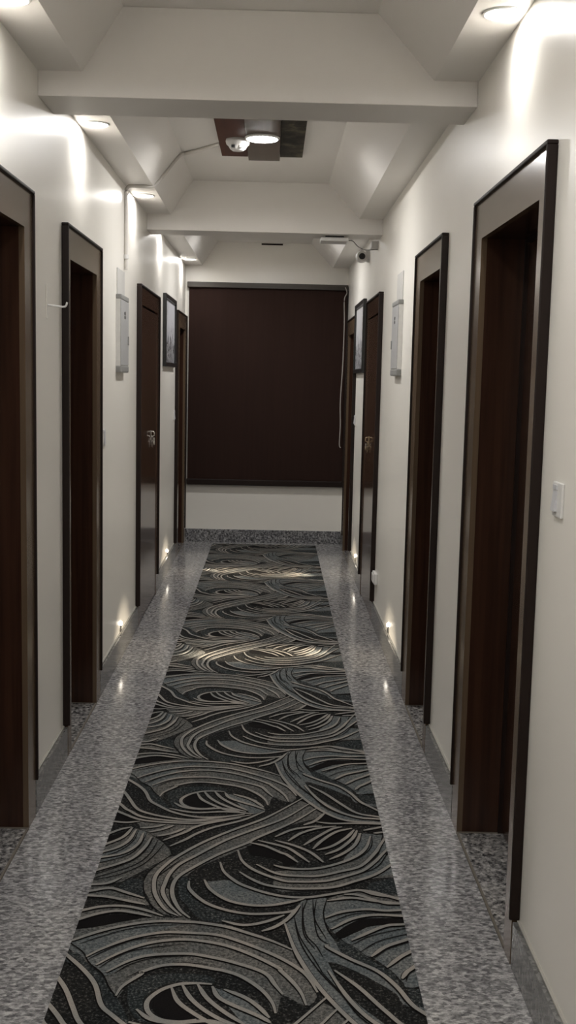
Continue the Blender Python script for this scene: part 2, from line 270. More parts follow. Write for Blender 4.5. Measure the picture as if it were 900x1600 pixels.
CARPET = """
r G 0 -613,3060 -505,3096 -426,3137 -363,3154 -233,3156 -208,3143 -108,3120 -34,3075 30,3035 92,2976 122,2855 154,2755 122,2693 61,2742 41,2655 3,2766 -54,2829 -103,2857 -175,2879 -277,2880 -330,2846 -362,2799 -373,2774 -385,2730
r B 0 -599,3007 -477,3050 -399,3094 -316,3114 -230,3116 -216,2945 -317,2934 -380,2895 -412,2838 -443,2838 -496,2914
r G 0 -351,3054 -230,3116 -163,3110 -104,3044 -112,2932 -235,2944 -297,2939
r G 0 -471,3818 -423,3785 -385,3737 -352,3690 -321,3616 -336,3570 -389,3490 -441,3421 -481,3383 -608,3380 -607,3536 -607,3664 -520,3713
r B 0 -463,3803 -423,3780 -428,3687 -489,3574 -604,3519 -605,3572 -512,3656
r G 0 153,4125 233,3982 106,3869 -26,3741 -40,3691 -133,3595 -224,3495 -274,3401 -309,3442 -325,3380 -287,3316 -261,3223 -233,3156 -226,3151 -324,3193 -361,3285 -388,3363 -384,3439 -374,3490 -336,3570 -284,3599 -290,3599 -218,3704 -121,3811 -19,3908
r E 0 -466,3360 -436,3412 -393,3403 -379,3323 -358,3266 -324,3193 -377,3275 -436,3312
r G 0 -609,3187 -504,3225 -438,3227 -369,3206 -303,3162 -337,3155 -387,3175 -446,3185 -504,3166 -612,3129
r G 0 -613,3367 -493,3359 -438,3322 -373,3275 -364,3233 -490,3277 -609,3289
r E 0 -276,3427 -248,3428 -234,3338 -170,3234 -111,3199 -36,3179 -113,3137 -187,3152 -233,3233 -265,3298
r D 0 -241,3397 -200,3419 -116,3422 -55,3429 147,3409 143,3295 115,3229 52,3190 -36,3182 -111,3204 -180,3253 -234,3338
r B 0 -189,3399 -111,3412 -63,3373 7,3325 75,3298 143,3291 97,3268 30,3242 -37,3240 -110,3271 -163,3335
r G 0 42,3484 114,3497 186,3505 261,3546 324,3604 364,3675 395,3785 584,3767 420,3630 607,3552 594,3476 373,3442 299,3399 226,3357 133,3344 41,3351
r B 0 333,3826 354,3802 584,3767 420,3630 607,3597 604,3530 374,3453 304,3409 383,3550 385,3629 316,3570 278,3580 326,3697
r E 0 338,3370 381,3422 598,3476 593,3304 390,3332
r D 0 88,3706 269,3850 331,3833 325,3820 266,3799 192,3657 207,3550 143,3667
r B 0 206,3278 293,3295 355,3278 598,3252 599,3075 599,2885 593,2794 414,2787 393,2812 369,2868 324,2935 281,2965 237,3044 219,3073 199,3128 191,3190
r G 0 207,3293 298,3354 361,3336 598,3290 599,3257 355,3278 294,3300
r E 0 414,2787 604,2826 600,2672 418,2707 402,2774
r E 0 236,3036 275,2997 322,2919 372,2857 385,2774 401,2737 601,2655 403,2701 372,2786 327,2863 259,2922 193,2990 220,2971 201,3011
r B 0 143,3281 170,3291 207,3293 191,3199 197,3102 215,3036 239,2948 295,2889 333,2860 259,2922 327,2863 372,2786 403,2701 600,2649 623,2497 341,2515 271,2574 212,2668 138,2800 100,2961 70,3125 124,3272
r D 0 190,2913 215,2907 273,2861 322,2810 368,2755 402,2689 626,2598 624,2543 383,2571 300,2647 228,2769
r D 0 95,2937 125,2851 175,2769 209,2691 156,2732 100,2952
r D 0 -359,2780 -304,2838 -228,2860 -148,2853 -83,2820 -53,2787 0,2733 31,2634 37,2653 31,2613 -13,2569 -93,2618 -171,2672 -219,2625 -302,2650 -372,2714 -381,2719 -366,2763
r E 0 -359,2780 -289,2838 -147,2836 -132,2791 -223,2805 -267,2782 -300,2743 -310,2705 -294,2638 -250,2609 -309,2617 -347,2688
r B 0 -157,4170 -32,4104 -44,4084 5,4005 -39,3961 -95,4052
r D 0 -611,2940 -491,2851 -448,2778 -418,2686 -389,2631 -361,2599 -383,2639 -314,2570 -219,2530 -127,2538 -186,2506 -309,2516 -432,2573 -480,2660 -532,2784 -537,2900
r E 0 -611,2940 -530,2947 -488,2893 -438,2835 -409,2767 -377,2714 -332,2599 -361,2599 -389,2631 -418,2686 -448,2778 -491,2851
r G 0 -611,3993 -516,3932 -455,3888 -362,3869 -241,3866 -48,3950 5,3997 -87,3921 -208,3864 -267,3811 -304,3764 -382,3747 -414,3780 -451,3814 -470,3865
r D 0 -298,3692 -242,3757 -184,3824 -78,3895 2,3979 59,4014 -19,3913 -121,3811 -218,3704 -291,3603 -312,3607 -324,3644
r K 0 -614,3979 -612,3877 -509,3874 -469,3886 -506,3911 -541,3952
r K 0 -484,3813 -527,3761 -610,3721 -610,3680 -521,3717 -496,3772
r K 0 -614,3066 -611,3120 -495,3163 -431,3174 -363,3156 -425,3128 -505,3092
r K 0 328,3826 266,3799 215,3723 192,3655 244,3688 294,3756
r K 0 235,3974 202,3899 282,3893 336,3904 285,3936
r K 0 219,3073 273,3139 346,3172 597,3167 596,3148 359,3128 291,3089 237,3044
r K 0 -247,2763 -277,2727 -286,2689 -272,2653 -243,2626 -207,2624 -173,2635 -206,2681 -231,2722 -244,2760
r K 0 -60,3676 -24,3687 25,3646 64,3611 86,3596 115,3546 71,3518 64,3557 9,3591 -39,3607
r K 0 376,3815 592,3849 601,3805 402,3810
r K 0 586,2826 600,2826 601,2775 412,2784
l K 20 -586,2986 -546,3016 -479,3067 -400,3107 -317,3130 -231,3129 -185,3124 -107,3102 -33,3062 30,3023 90,2974
l K 20 -497,2922 -463,2962 -408,3011 -350,3045 -289,3064 -226,3064 -139,3055 -74,3024 10,2966 71,2913 116,2860 137,2814 154,2755
l K 20 -462,2878 -418,2932 -363,2980 -305,3010 -223,3024 -136,3006 -73,2976 -6,2927 50,2875 56,2861 87,2807 110,2752 122,2693
l K 20 -428,2842 -374,2902 -317,2934 -216,2945 -152,2931 -70,2898 11,2848 40,2789 61,2742
l K 20 -385,2727 -373,2774 -331,2834 -330,2846 -277,2880 -220,2887 -175,2879 -123,2863 -103,2857 -54,2829 0,2769 31,2707 41,2655
l K 20 -98,2764 -42,2727 -5,2685 25,2634
l K 20 -132,2788 -175,2792 -221,2786 -265,2759 -294,2716 -298,2679 -283,2643 -251,2618 -206,2612 -163,2623
l K 20 -267,4162 -243,4095 -196,4040 -143,3994 -92,3972 -42,3961
l K 20 -239,4177 -212,4113 -171,4057 -119,4010 -68,3981
l K 20 -197,4179 -167,4112 -120,4051 -62,3992
l K 20 -157,4170 -129,4108 -27,4032 2,4004
l K 20 -349,4058 -307,4014 -243,3998 -156,4009 -93,3980
l K 20 -362,4001 -266,3965 -155,3977 -80,3969
l K 20 -592,2979 -561,2940 -491,2851 -448,2778 -418,2686 -383,2639 -314,2570 -219,2530 -127,2538 -47,2565
l K 20 -587,2870 -563,2826 -523,2754 -490,2674 -465,2614 -432,2573 -353,2530 -247,2503 -157,2522 -47,2562
l K 20 -586,2731 -558,2689 -521,2633 -499,2596 -482,2579 -433,2527 -350,2499 -246,2488 -126,2516
l K 20 -584,2678 -564,2632 -548,2595 -490,2540 -429,2496 -336,2477 -215,2474 -95,2524 -22,2558
l K 20 -613,3880 -564,3872 -508,3863 -459,3875
l K 20 -597,3718 -563,3755 -520,3801 -482,3823
l K 20 -451,3814 -403,3826 -363,3848
l K 20 -414,3780 -368,3807 -330,3844
l K 20 -382,3745 -331,3773 -286,3820
l K 20 -358,3709 -283,3785 -259,3821 -208,3864 -87,3921
l K 20 -329,3662 -278,3721 -243,3771 -185,3829 -78,3900 2,3984
l K 20 153,4125 46,3974 -18,3897 -121,3801 -218,3694 -290,3590 -324,3526 -351,3449 -354,3379 -339,3295 -299,3203 -256,3164
l K 20 176,4068 76,3921 -38,3814 -138,3716 -231,3592 -284,3519 -309,3450 -318,3380 -319,3315 -288,3231 -247,3164
l K 20 207,4029 106,3884 -26,3741 -56,3700 -153,3604 -225,3512 -276,3434 -291,3366 -284,3288 -255,3204 -220,3152
l K 20 233,3982 192,3903 148,3863
l K 20 -479,3818 -503,3733 -558,3668 -590,3630
l K 20 -463,3803 -479,3704 -511,3646 -558,3608 -597,3577
l K 20 -434,3774 -443,3677 -485,3601 -559,3563 -603,3540
l K 20 -612,3352 -563,3362 -505,3374 -464,3416
l K 20 -401,3736 -419,3640 -458,3548 -554,3467 -592,3435
l K 20 -598,3301 -551,3318 -490,3340 -436,3312 -373,3275
l K 20 -609,3295 -559,3289 -491,3281 -420,3255 -364,3233
l K 20 -604,3165 -559,3187 -503,3215 -437,3222 -369,3201 -303,3162
l K 20 -603,3100 -562,3129 -504,3170 -446,3190 -388,3178 -337,3157
l K 20 -89,3638 -69,3548 -21,3476 63,3412 112,3403 206,3411 279,3450 339,3494 384,3561 420,3630 494,3772
l K 20 -146,3541 -131,3472 -99,3415 -63,3373 7,3325 75,3298 143,3295 201,3312 271,3338 318,3349 362,3321 433,3299 586,3252
l K 20 -78,3470 -43,3425 7,3380 76,3357 134,3354 227,3366 299,3409 375,3463 447,3552 548,3676
l K 20 -22,3528 25,3478 63,3453 113,3445 184,3447 257,3481 332,3526 390,3629 417,3700 474,3850
l K 20 36,3525 63,3509 114,3497 186,3505 261,3546 324,3604 364,3675 388,3772
l K 20 -241,3397 -234,3338 -180,3253 -111,3204 -36,3182 52,3190 96,3205 115,3229
l K 20 -192,3409 -167,3340 -110,3269 -37,3238 30,3240 97,3266 134,3286
l K 20 -121,3137 -56,3112 8,3132 69,3177
l K 20 0,3076 43,3107 82,3160 119,3243
l K 20 -48,3700 8,3674 64,3620 82,3607 120,3547
l K 20 -20,3721 65,3676 102,3642 159,3548
l K 20 42,3723 108,3683 166,3627 207,3550
l K 20 228,3572 281,3625 326,3697 354,3796
l K 20 215,3611 268,3659 319,3745 343,3820
l K 20 187,3645 244,3682 299,3756 333,3826
l K 20 175,3656 211,3729 266,3805 326,3839
l K 20 143,3685 191,3753 252,3830 290,3850
l K 20 88,3718 136,3788 200,3834 269,3856
l K 20 42,3753 105,3818 174,3846 216,3854
l K 20 197,3892 255,3879 335,3884 435,3882 595,3879
l K 20 302,3354 361,3336 430,3294 567,3211
l K 20 263,3318 308,3315 386,3265 435,3261 594,3248
l K 20 366,3821 432,3852 577,3920
l K 20 401,3797 438,3807 592,3849
l K 20 44,4517 74,4353 125,4193 186,4060 245,3966 315,3907 433,3889 591,3865
l K 20 163,4256 213,4111 272,4007 355,3940 437,3927 595,3902
l K 20 180,4257 242,4172 301,4065 358,3979 439,3946 587,3886
l K 20 197,3003 193,2990 259,2922 327,2863 372,2786 403,2701 440,2649 533,2519
l K 20 206,3274 284,3295 351,3278 435,3261 592,3229
l K 20 194,3163 246,3201 323,3221 385,3214 444,3220 603,3236
l K 20 210,3094 274,3157 347,3185 439,3181 599,3174
l K 20 265,3029 324,3080 380,3120 437,3130 595,3158
l K 20 316,2939 362,2995 435,3041 570,3126
l K 20 355,2883 397,2937 439,2977 555,3087
l K 20 391,2825 409,2861 430,2885 535,3005
l K 4 -422,3775 -434,3668 -471,3584 -559,3523 -600,3495
l K 4 -393,3736 -412,3622 -456,3531 -553,3442 -590,3408
l K 4 -375,3718 -394,3595 -441,3505 -552,3413 -590,3381
l K 4 -351,3685 -377,3587 -414,3506 -481,3436 -550,3401 -595,3378
l K 4 -454,3799 -463,3705 -496,3628 -557,3563 -591,3527
l K 4 -318,3589 -355,3525 -385,3447 -389,3390
l K 4 -274,3572 -320,3483 -348,3424 -354,3379
l K 4 -391,3393 -376,3304 -345,3229 -305,3176
l K 4 -351,3364 -327,3267 -293,3194 -277,3163
l K 4 -276,3406 -299,3345 -285,3250 -257,3186 -242,3164
l K 4 143,3281 127,3197 132,3067 159,3002 177,2939
l K 4 172,3282 161,3171 169,3051 201,3003
l K 4 207,3293 191,3199 197,3102 217,3036
l K 4 100,3160 114,3049 148,2938 173,2852
l K 4 72,4579 88,4411 133,4264 189,4144
l K 4 102,4654 99,4469 129,4374
l K 4 135,4677 136,4551 165,4433
l K 4 -529,2992 -474,3034 -397,3082 -315,3105 -230,3112
l K 4 -490,2907 -450,2954 -395,3003 -340,3029 -224,3047
l K 4 -451,2863 -416,2916 -357,2964 -221,3000
l K 4 -404,2838 -364,2887 -296,2923 -215,2929
l K 4 -365,2822 -308,2870 -231,2896 -150,2889
l K 4 395,3785 380,3675 322,3581 235,3523
l K 4 460,3905 427,3749 399,3618 343,3538 256,3470
l K 4 498,3777 435,3630 391,3528 328,3472 230,3428
l K 4 343,3820 321,3733 267,3648
l K 4 359,3796 333,3697 280,3614
l K 4 263,3004 331,3063 435,3109 581,3174
l K 4 319,2927 365,2983 437,3029 572,3115
l K 4 351,2882 397,2933 437,2961 568,3053
l K 4 203,3133 276,3188 348,3203 437,3201 597,3197
l K 4 400,2812 412,2851 435,2877 541,2997
l K 4 285,2965 349,3031 439,3075 583,3145
l K 4 -583,3028 -550,2991 -509,2945 -484,2892 -443,2838
l K 4 -488,2893 -438,2835 -409,2767 -381,2719
l K 4 166,2865 204,2782 243,2698 287,2623
l K 4 189,4144 247,4014 342,3939 433,3915 588,3874
l T 13.5 -586,2986 -546,3016 -479,3067 -400,3107 -317,3130 -231,3129 -185,3124 -107,3102 -33,3062 30,3023 90,2974
l T 13.5 -497,2922 -463,2962 -408,3011 -350,3045 -289,3064 -226,3064 -139,3055 -74,3024 10,2966 71,2913 116,2860 137,2814 154,2755
l T 13.5 -462,2878 -418,2932 -363,2980 -305,3010 -223,3024 -136,3006 -73,2976 -6,2927 50,2875 56,2861 87,2807 110,2752 122,2693
l T 13.5 -428,2842 -374,2902 -317,2934 -216,2945 -152,2931 -70,2898 11,2848 40,2789 61,2742
l T 13.5 -385,2727 -373,2774 -331,2834 -330,2846 -277,2880 -220,2887 -175,2879 -123,2863 -103,2857 -54,2829 0,2769 31,2707 41,2655
l T 13.5 -98,2764 -42,2727 -5,2685 25,2634
l T 13.5 -132,2788 -175,2792 -221,2786 -265,2759 -294,2716 -298,2679 -283,2643 -251,2618 -206,2612 -163,2623
l T 13.5 -267,4162 -243,4095 -196,4040 -143,3994 -92,3972 -42,3961
l T 13.5 -239,4177 -212,4113 -171,4057 -119,4010 -68,3981
l T 13.5 -197,4179 -167,4112 -120,4051 -62,3992
l T 13.5 -157,4170 -129,4108 -27,4032 2,4004
l T 13.5 -349,4058 -307,4014 -243,3998 -156,4009 -93,3980
l T 13.5 -362,4001 -266,3965 -155,3977 -80,3969
l T 13.5 -592,2979 -561,2940 -491,2851 -448,2778 -418,2686 -383,2639 -314,2570 -219,2530 -127,2538 -47,2565
l T 13.5 -587,2870 -563,2826 -523,2754 -490,2674 -465,2614 -432,2573 -353,2530 -247,2503 -157,2522 -47,2562
l T 13.5 -586,2731 -558,2689 -521,2633 -499,2596 -482,2579 -433,2527 -350,2499 -246,2488 -126,2516
l T 13.5 -584,2678 -564,2632 -548,2595 -490,2540 -429,2496 -336,2477 -215,2474 -95,2524 -22,2558
l T 13.5 -613,3880 -564,3872 -508,3863 -459,3875
l T 13.5 -597,3718 -563,3755 -520,3801 -482,3823
l T 13.5 -451,3814 -403,3826 -363,3848
l T 13.5 -414,3780 -368,3807 -330,3844
l T 13.5 -382,3745 -331,3773 -286,3820
l T 13.5 -358,3709 -283,3785 -259,3821 -208,3864 -87,3921
l T 13.5 -329,3662 -278,3721 -243,3771 -185,3829 -78,3900 2,3984
l T 13.5 153,4125 46,3974 -18,3897 -121,3801 -218,3694 -290,3590 -324,3526 -351,3449 -354,3379 -339,3295 -299,3203 -256,3164
l T 13.5 176,4068 76,3921 -38,3814 -138,3716 -231,3592 -284,3519 -309,3450 -318,3380 -319,3315 -288,3231 -247,3164
l T 13.5 207,4029 106,3884 -26,3741 -56,3700 -153,3604 -225,3512 -276,3434 -291,3366 -284,3288 -255,3204 -220,3152
l T 13.5 233,3982 192,3903 148,3863
l T 13.5 -479,3818 -503,3733 -558,3668 -590,3630
l T 13.5 -463,3803 -479,3704 -511,3646 -558,3608 -597,3577
l T 13.5 -434,3774 -443,3677 -485,3601 -559,3563 -603,3540
l T 13.5 -612,3352 -563,3362 -505,3374 -464,3416
l T 13.5 -401,3736 -419,3640 -458,3548 -554,3467 -592,3435
l T 13.5 -598,3301 -551,3318 -490,3340 -436,3312 -373,3275
l T 13.5 -609,3295 -559,3289 -491,3281 -420,3255 -364,3233
l T 13.5 -604,3165 -559,3187 -503,3215 -437,3222 -369,3201 -303,3162
l T 13.5 -603,3100 -562,3129 -504,3170 -446,3190 -388,3178 -337,3157
l T 13.5 -89,3638 -69,3548 -21,3476 63,3412 112,3403 206,3411 279,3450 339,3494 384,3561 420,3630 494,3772
l T 13.5 -146,3541 -131,3472 -99,3415 -63,3373 7,3325 75,3298 143,3295 201,3312 271,3338 318,3349 362,3321 433,3299 586,3252
l T 13.5 -78,3470 -43,3425 7,3380 76,3357 134,3354 227,3366 299,3409 375,3463 447,3552 548,3676
l T 13.5 -22,3528 25,3478 63,3453 113,3445 184,3447 257,3481 332,3526 390,3629 417,3700 474,3850
l T 13.5 36,3525 63,3509 114,3497 186,3505 261,3546 324,3604 364,3675 388,3772
l T 13.5 -241,3397 -234,3338 -180,3253 -111,3204 -36,3182 52,3190 96,3205 115,3229
l T 13.5 -192,3409 -167,3340 -110,3269 -37,3238 30,3240 97,3266 134,3286
l T 13.5 -121,3137 -56,3112 8,3132 69,3177
l T 13.5 0,3076 43,3107 82,3160 119,3243
l T 13.5 -48,3700 8,3674 64,3620 82,3607 120,3547
l T 13.5 -20,3721 65,3676 102,3642 159,3548
l T 13.5 42,3723 108,3683 166,3627 207,3550
l T 13.5 228,3572 281,3625 326,3697 354,3796
l T 13.5 215,3611 268,3659 319,3745 343,3820
l T 13.5 187,3645 244,3682 299,3756 333,3826
l T 13.5 175,3656 211,3729 266,3805 326,3839
l T 13.5 143,3685 191,3753 252,3830 290,3850
l T 13.5 88,3718 136,3788 200,3834 269,3856
l T 13.5 42,3753 105,3818 174,3846 216,3854
l T 13.5 197,3892 255,3879 335,3884 435,3882 595,3879
l T 13.5 302,3354 361,3336 430,3294 567,3211
l T 13.5 263,3318 308,3315 386,3265 435,3261 594,3248
l T 13.5 366,3821 432,3852 577,3920
l T 13.5 401,3797 438,3807 592,3849
l T 13.5 44,4517 74,4353 125,4193 186,4060 245,3966 315,3907 433,3889 591,3865
l T 13.5 163,4256 213,4111 272,4007 355,3940 437,3927 595,3902
l T 13.5 180,4257 242,4172 301,4065 358,3979 439,3946 587,3886
l T 13.5 197,3003 193,2990 259,2922 327,2863 372,2786 403,2701 440,2649 533,2519
l T 13.5 206,3274 284,3295 351,3278 435,3261 592,3229
l T 13.5 194,3163 246,3201 323,3221 385,3214 444,3220 603,3236
l T 13.5 210,3094 274,3157 347,3185 439,3181 599,3174
l T 13.5 265,3029 324,3080 380,3120 437,3130 595,3158
l T 13.5 316,2939 362,2995 435,3041 570,3126
l T 13.5 355,2883 397,2937 439,2977 555,3087
l T 13.5 391,2825 409,2861 430,2885 535,3005
"""
# ------------------------------------------------------------------ camera
H = 1.65; FPX = 1700.0
pitch, yaw, roll = .1215, .0167, .022
fw = Vector((math.sin(yaw)*math.cos(pitch), math.cos(yaw)*math.cos(pitch), -math.sin(pitch)))
rt = Vector((math.cos(yaw), -math.sin(yaw), 0)); up = rt.cross(fw)
rt2 = math.cos(roll)*rt+math.sin(roll)*up; up2 = -math.sin(roll)*rt+math.cos(roll)*up
cd = bpy.data.cameras.new('camera'); cam = bpy.data.objects.new('camera', cd); COL.objects.link(cam)
mw = Matrix((rt2, up2, -fw)).transposed().to_4x4(); mw.translation = (0, 0, H); cam.matrix_world = mw
cd.sensor_fit = 'VERTICAL'; cd.sensor_height = 36; cd.lens = FPX/1600*36; cd.clip_start = .05
SC.camera = cam

# ------------------------------------------------------------------ room shell
WL, WR = -.877, .732          # plaster faces
CL, CR = -.857, .712          # casing and skirting faces
YB, YE = -1.6, 10.93          # rear and end walls
ZC = 2.975                    # recessed ceiling
TH = .30                      # wall thickness
# recessed doors: (outer near, outer far, opening near, opening far, opening top, outer top)
LD = [(2.87, 3.945, 2.97, 3.815, 2.147, 2.285), (4.575, 5.488, 4.665, 5.355, 2.128, 2.268), (9.86, 10.88, 10.10, 10.75, 2.10, 2.243)]
RD = [(2.915, 3.965, 3.015, 3.835, 2.147, 2.285), (4.685, 5.57, 4.775, 5.41, 2.138, 2.278), (9.60, 10.56, 9.76, 10.45, 2.07, 2.215)]
# flush service doors
LF = (7.07, 8.27, 7.21, 8.15, 2.110, 2.235)
RF = (7.385, 8.43, 7.475, 8.31, 2.113, 2.245)
E_ = .018                     # lining thickness
def wall(name, xw, s, doors):
    bm = NB(); x0, x1 = xw, xw+s*TH
    ds = sorted(doors); y = YB-.2
    for d in ds:
        a, b, z = d[2]-E_, d[3]+E_, d[4]+E_
        box(bm, x0, x1, y, a, 0, ZC); box(bm, x0, x1, a, b, z, ZC); y = b
    box(bm, x0, x1, y, YE+.25, 0, ZC)
    return struct(name, bm, 'wall')
wall('wall_left', WL, -1, LD+[LF]); wall('wall_right', WR, 1, RD+[RF])
bm = NB(); wx0, wx1, wz0, wz1 = -.80, .68, .62, 2.50
box(bm, WL, wx0, YE, YE+.25, 0, ZC); box(bm, wx1, WR, YE, YE+.25, 0, ZC)
box(bm, wx0, wx1, YE, YE+.25, 0, wz0); box(bm, wx0, wx1, YE, YE+.25, wz1, ZC)
struct('wall_end', bm, 'wall')
struct('wall_rear', box(NB(), WL, WR, YB-.2, YB, 0, ZC), 'wall')
bm = NB()
box(bm, WL-TH, WR+TH, YB-.2, YE+.25, -.15, 0)
struct('floor', bm, 'floor')
struct('ceiling', box(NB(), WL-TH, WR+TH, YB-.2, YE+.25, ZC, ZC+.12), 'ceil')

beams = [(1.00, 1.28, 2.655), (4.135, 4.42, 2.656), (7.60, 7.86, 2.640)]
for i, (a, b, z) in enumerate(beams):
    struct('trim_%d' % (i+1), box(NB(), WL, WR, a, b, z, ZC, .004), 'ceil')
bays = [(YB, 1.00), (1.28, 4.135), (4.42, 7.60), (7.86, YE)]
ZS = 2.745
k = len(beams)
for a, b in bays:
    for xw, xi, xt in ((WL, -.715, -.567), (WR, .570, .357)):
        k += 1
        struct('trim_%d' % k, prism(NB(), [(xw, ZS), (xi, ZS), (xt, ZC), (xw, ZC)], 1, a, b), 'ceil')

# granite skirting between the doors
def skirting(name, xw, xc, segs):
    for i, (a, b) in enumerate(segs):
        bm = box(NB(), xw, xc, a, b, 0, .134)
        box(bm, xw, xc+(xw-xc)*.62, a, b, .134, .139, 0, 1)
        struct(name if not i else '%s.%03d' % (name, i), bm, ['skirt', 'edge'])
def gaps(doors):
    y = YB; out = []
    for d in sorted(doors):
        out.append((y, d[0])); y = d[1]
    out.append((y, YE)); return out
skirting('baseboard_left', WL, CL, gaps(LD+[LF])[:-1])
skirting('baseboard_right', WR, CR, gaps(RD+[RF]))
struct('baseboard_end', box(NB(), CL, CR, YE-.018, YE, 0, .128, .003), 'dkgran')

# ------------------------------------------------------------------ doors
def lip(bm, xa, xb, y0, y1, zt, w, z0):
    for (a, b, c, d) in ((y0-w, y0, z0, zt), (y1, y1+w, z0, zt)):
        box(bm, xa, xb, a, b, c, d, .004)
    box(bm, xa, xb, y0-w, y1+w, zt, zt+w, .004)
def recessed(n, d, xw, xc, s):
    on, of, pn, pf, pt, ot = d
    root = structure('door_%d' % n, (xc, (pn+pf)/2, 0))
    bm = NB()
    w = .012
    box(bm, xw, xc, on+w, pn, 0, ot-w); box(bm, xw, xc, pf, of-w, 0, ot-w); box(bm, xw, xc, pn, pf, pt, ot-w)
    obj('casing', bm, 'casing', root)
    bm = NB(); lip(bm, xw, xc-s*.010, on+w, of-w, ot-w, w, .139)
    obj('edge_moulding', bm, 'lip', root)
    xp = xc+s*.165
    bm = NB(); e = E_-.002
    box(bm, xw, xp+s*.06, pn-e, pn, 0, pt+e); box(bm, xw, xp+s*.06, pf, pf+e, 0, pt+e); box(bm, xw, xp+s*.06, pn, pf, pt, pt+e)
    obj('jamb', bm, 'wood', root)
    p = obj('door_panel', box(NB(), xp, xp+s*.04, pn+.003, pf-.003, .012, pt-.003, .002), 'wood', root)
    bm = NB(); hy = pn+.09
    box(bm, xp, xp-s*.006, hy-.02, hy+.02, .95, 1.13, .002)
    tube(bm, [(xp-s*.004, hy, 1.06), (xp-s*.045, hy, 1.06), (xp-s*.05, hy+.03, 1.06), (xp-s*.05, hy+.12, 1.055)], .008)
    obj('door_handle', bm, 'steel', p, True)
    bm = NB(); box(bm, xp-s*.014, xp, pn, pn+.012, .006, pt); box(bm, xp-s*.014, xp, pf-.012, pf, .006, pt); box(bm, xp-s*.014, xp, pn+.012, pf-.012, pt-.012, pt)
    obj('door_stop', bm, 'lip', root)
    bm = NB(); box(bm, xc-s*.001, xc+s*.007, pn, pf, 0, .0056); box(bm, xc+s*.007, xp, pf-.012, pf, 0, .006)
    obj('grout_joint', bm, 'joint', root)
    bm = NB(); box(bm, xc+s*.007, xp+s*.05, pn, pf, 0, .005)
    obj('threshold', bm, 'sill', root)
    return root
def flush(n, d, xw, xc, s):
    on, of, pn, pf, pt, ot = d
    root = structure('door_%d' % n, (xc, (pn+pf)/2, 0))
    w = .012
    bm = NB()
    box(bm, xw, xc, on+w, pn, 0, ot-w); box(bm, xw, xc, pf, of-w, 0, ot-w); box(bm, xw, xc, pn, pf, pt, ot-w)
    obj('casing', bm, 'flush', root)
    bm = NB(); lip(bm, xw, xc-s*.012, on+w, of-w, ot-w, w, .139)
    obj('edge_moulding', bm, 'lip', root)
    bm = NB(); e = E_-.002
    box(bm, xw, xc+s*.12, pn-e, pn, 0, pt+e); box(bm, xw, xc+s*.12, pf, pf+e, 0, pt+e); box(bm, xw, xc+s*.12, pn, pf, pt, pt+e)
    obj('jamb', bm, 'lip', root)
    p = obj('door_panel', box(NB(), xc+s*.003, xc+s*.035, pn+.003, pf-.003, .012, pt-.012, .002), 'flush', root)
    return root, p
nrec = 0
for i, d in enumerate(LD): recessed(i+1, d, WL, CL, -1)
for i, d in enumerate(RD): recessed(i+4, d, WR, CR, 1)
dl, pl = flush(7, LF, WL, CL, -1)
dr, prr = flush(8, RF, WR, CR, 1)
def hasp(panel, x, y, z, s, mat):
    bm = NB()                                       # strap and staple plate
    box(bm, x, x-s*.004, y-.055, y+.045, z-.009, z+.009, .002)
    box(bm, x, x-s*.004, y+.05, y+.085, z-.018, z+.018, .002)
    obj('hasp', bm, mat, panel)
    bm = NB()                                       # pull handle above the hasp
    box(bm, x, x-s*.005, y-.035, y-.009, z+.012, z+.060, .002)
    tube(bm, [(x-s*.004, y-.022, z+.054), (x-s*.022, y-.022, z+.050), (x-s*.023, y-.022, z+.026), (x-s*.004, y-.022, z+.018)], .004)
    obj('pull_handle', bm, mat, panel, True)
    bm = NB()
    box(bm, x-s*.008, x-s*.020, y+.045, y+.08, z-.046, z-.018, .004)
    obj('padlock', bm, mat, panel, True)
    bm = NB(); yy = y+.0625
    tube(bm, [(x-s*.014, yy-.011, z-.020), (x-s*.014, yy-.011, z-.006), (x-s*.014, yy, z+.004), (x-s*.014, yy+.011, z-.006), (x-s*.014, yy+.011, z-.020)], .003)
    obj('shackle', bm, 'steel', panel, True)
    for k, dy in enumerate((-.035, .0)):
        bm = NB(); lathe(bm, [(.003, -.0012), (.009, -.0012), (.009, .0012), (.003, .0012)], (x-s*(.007+.005*k), y+dy, z-.020), axis=0, seg=14)
        box(bm, x-s*(.006+.005*k), x-s*(.008+.005*k), y+dy-.003, y+dy+.003, z-.056-.006*k, z-.026, .0006)
        obj('key', bm, mat, panel)
hasp(pl, CL-.003, 7.80, 1.205, -1, 'steel')
hasp(prr, CR+.003, 8.00, 1.185, 1, 'brass')

# ------------------------------------------------------------------ window with roller blind
win = structure('window_1', (0, YE, wz0))
bm = NB()
for (a, b, c, d) in ((wx0, wx0+.05, wz0, wz1), (wx1-.05, wx1, wz0, wz1), (wx0+.05, wx1-.05, wz0, wz0+.05), (wx0+.05, wx1-.05, wz1-.05, wz1), (-.085, -.035, wz0+.05, wz1-.05)):
    box(bm, a, b, YE+.06, YE+.12, c, d, .003)
obj('window_frame', bm, 'lip', win)
bm = NB(); box(bm, wx0+.05, -.085, YE+.085, YE+.091, wz0+.05, wz1-.05); box(bm, -.035, wx1-.05, YE+.085, YE+.091, wz0+.05, wz1-.05)
obj('window_glass', bm, 'night', win)
bl = thing('roller_blind', 'dark brown full-width blind covering the window in the end wall', 'blind', (-.06, YE-.03, 2.55))
bm = NB(); box(bm, -.853, .726, YE-.075, YE, 2.525, 2.578, .006)
obj('head_box', bm, 'pelmet', bl)
bm = NB(); nx, nz = 60, 24; g = []
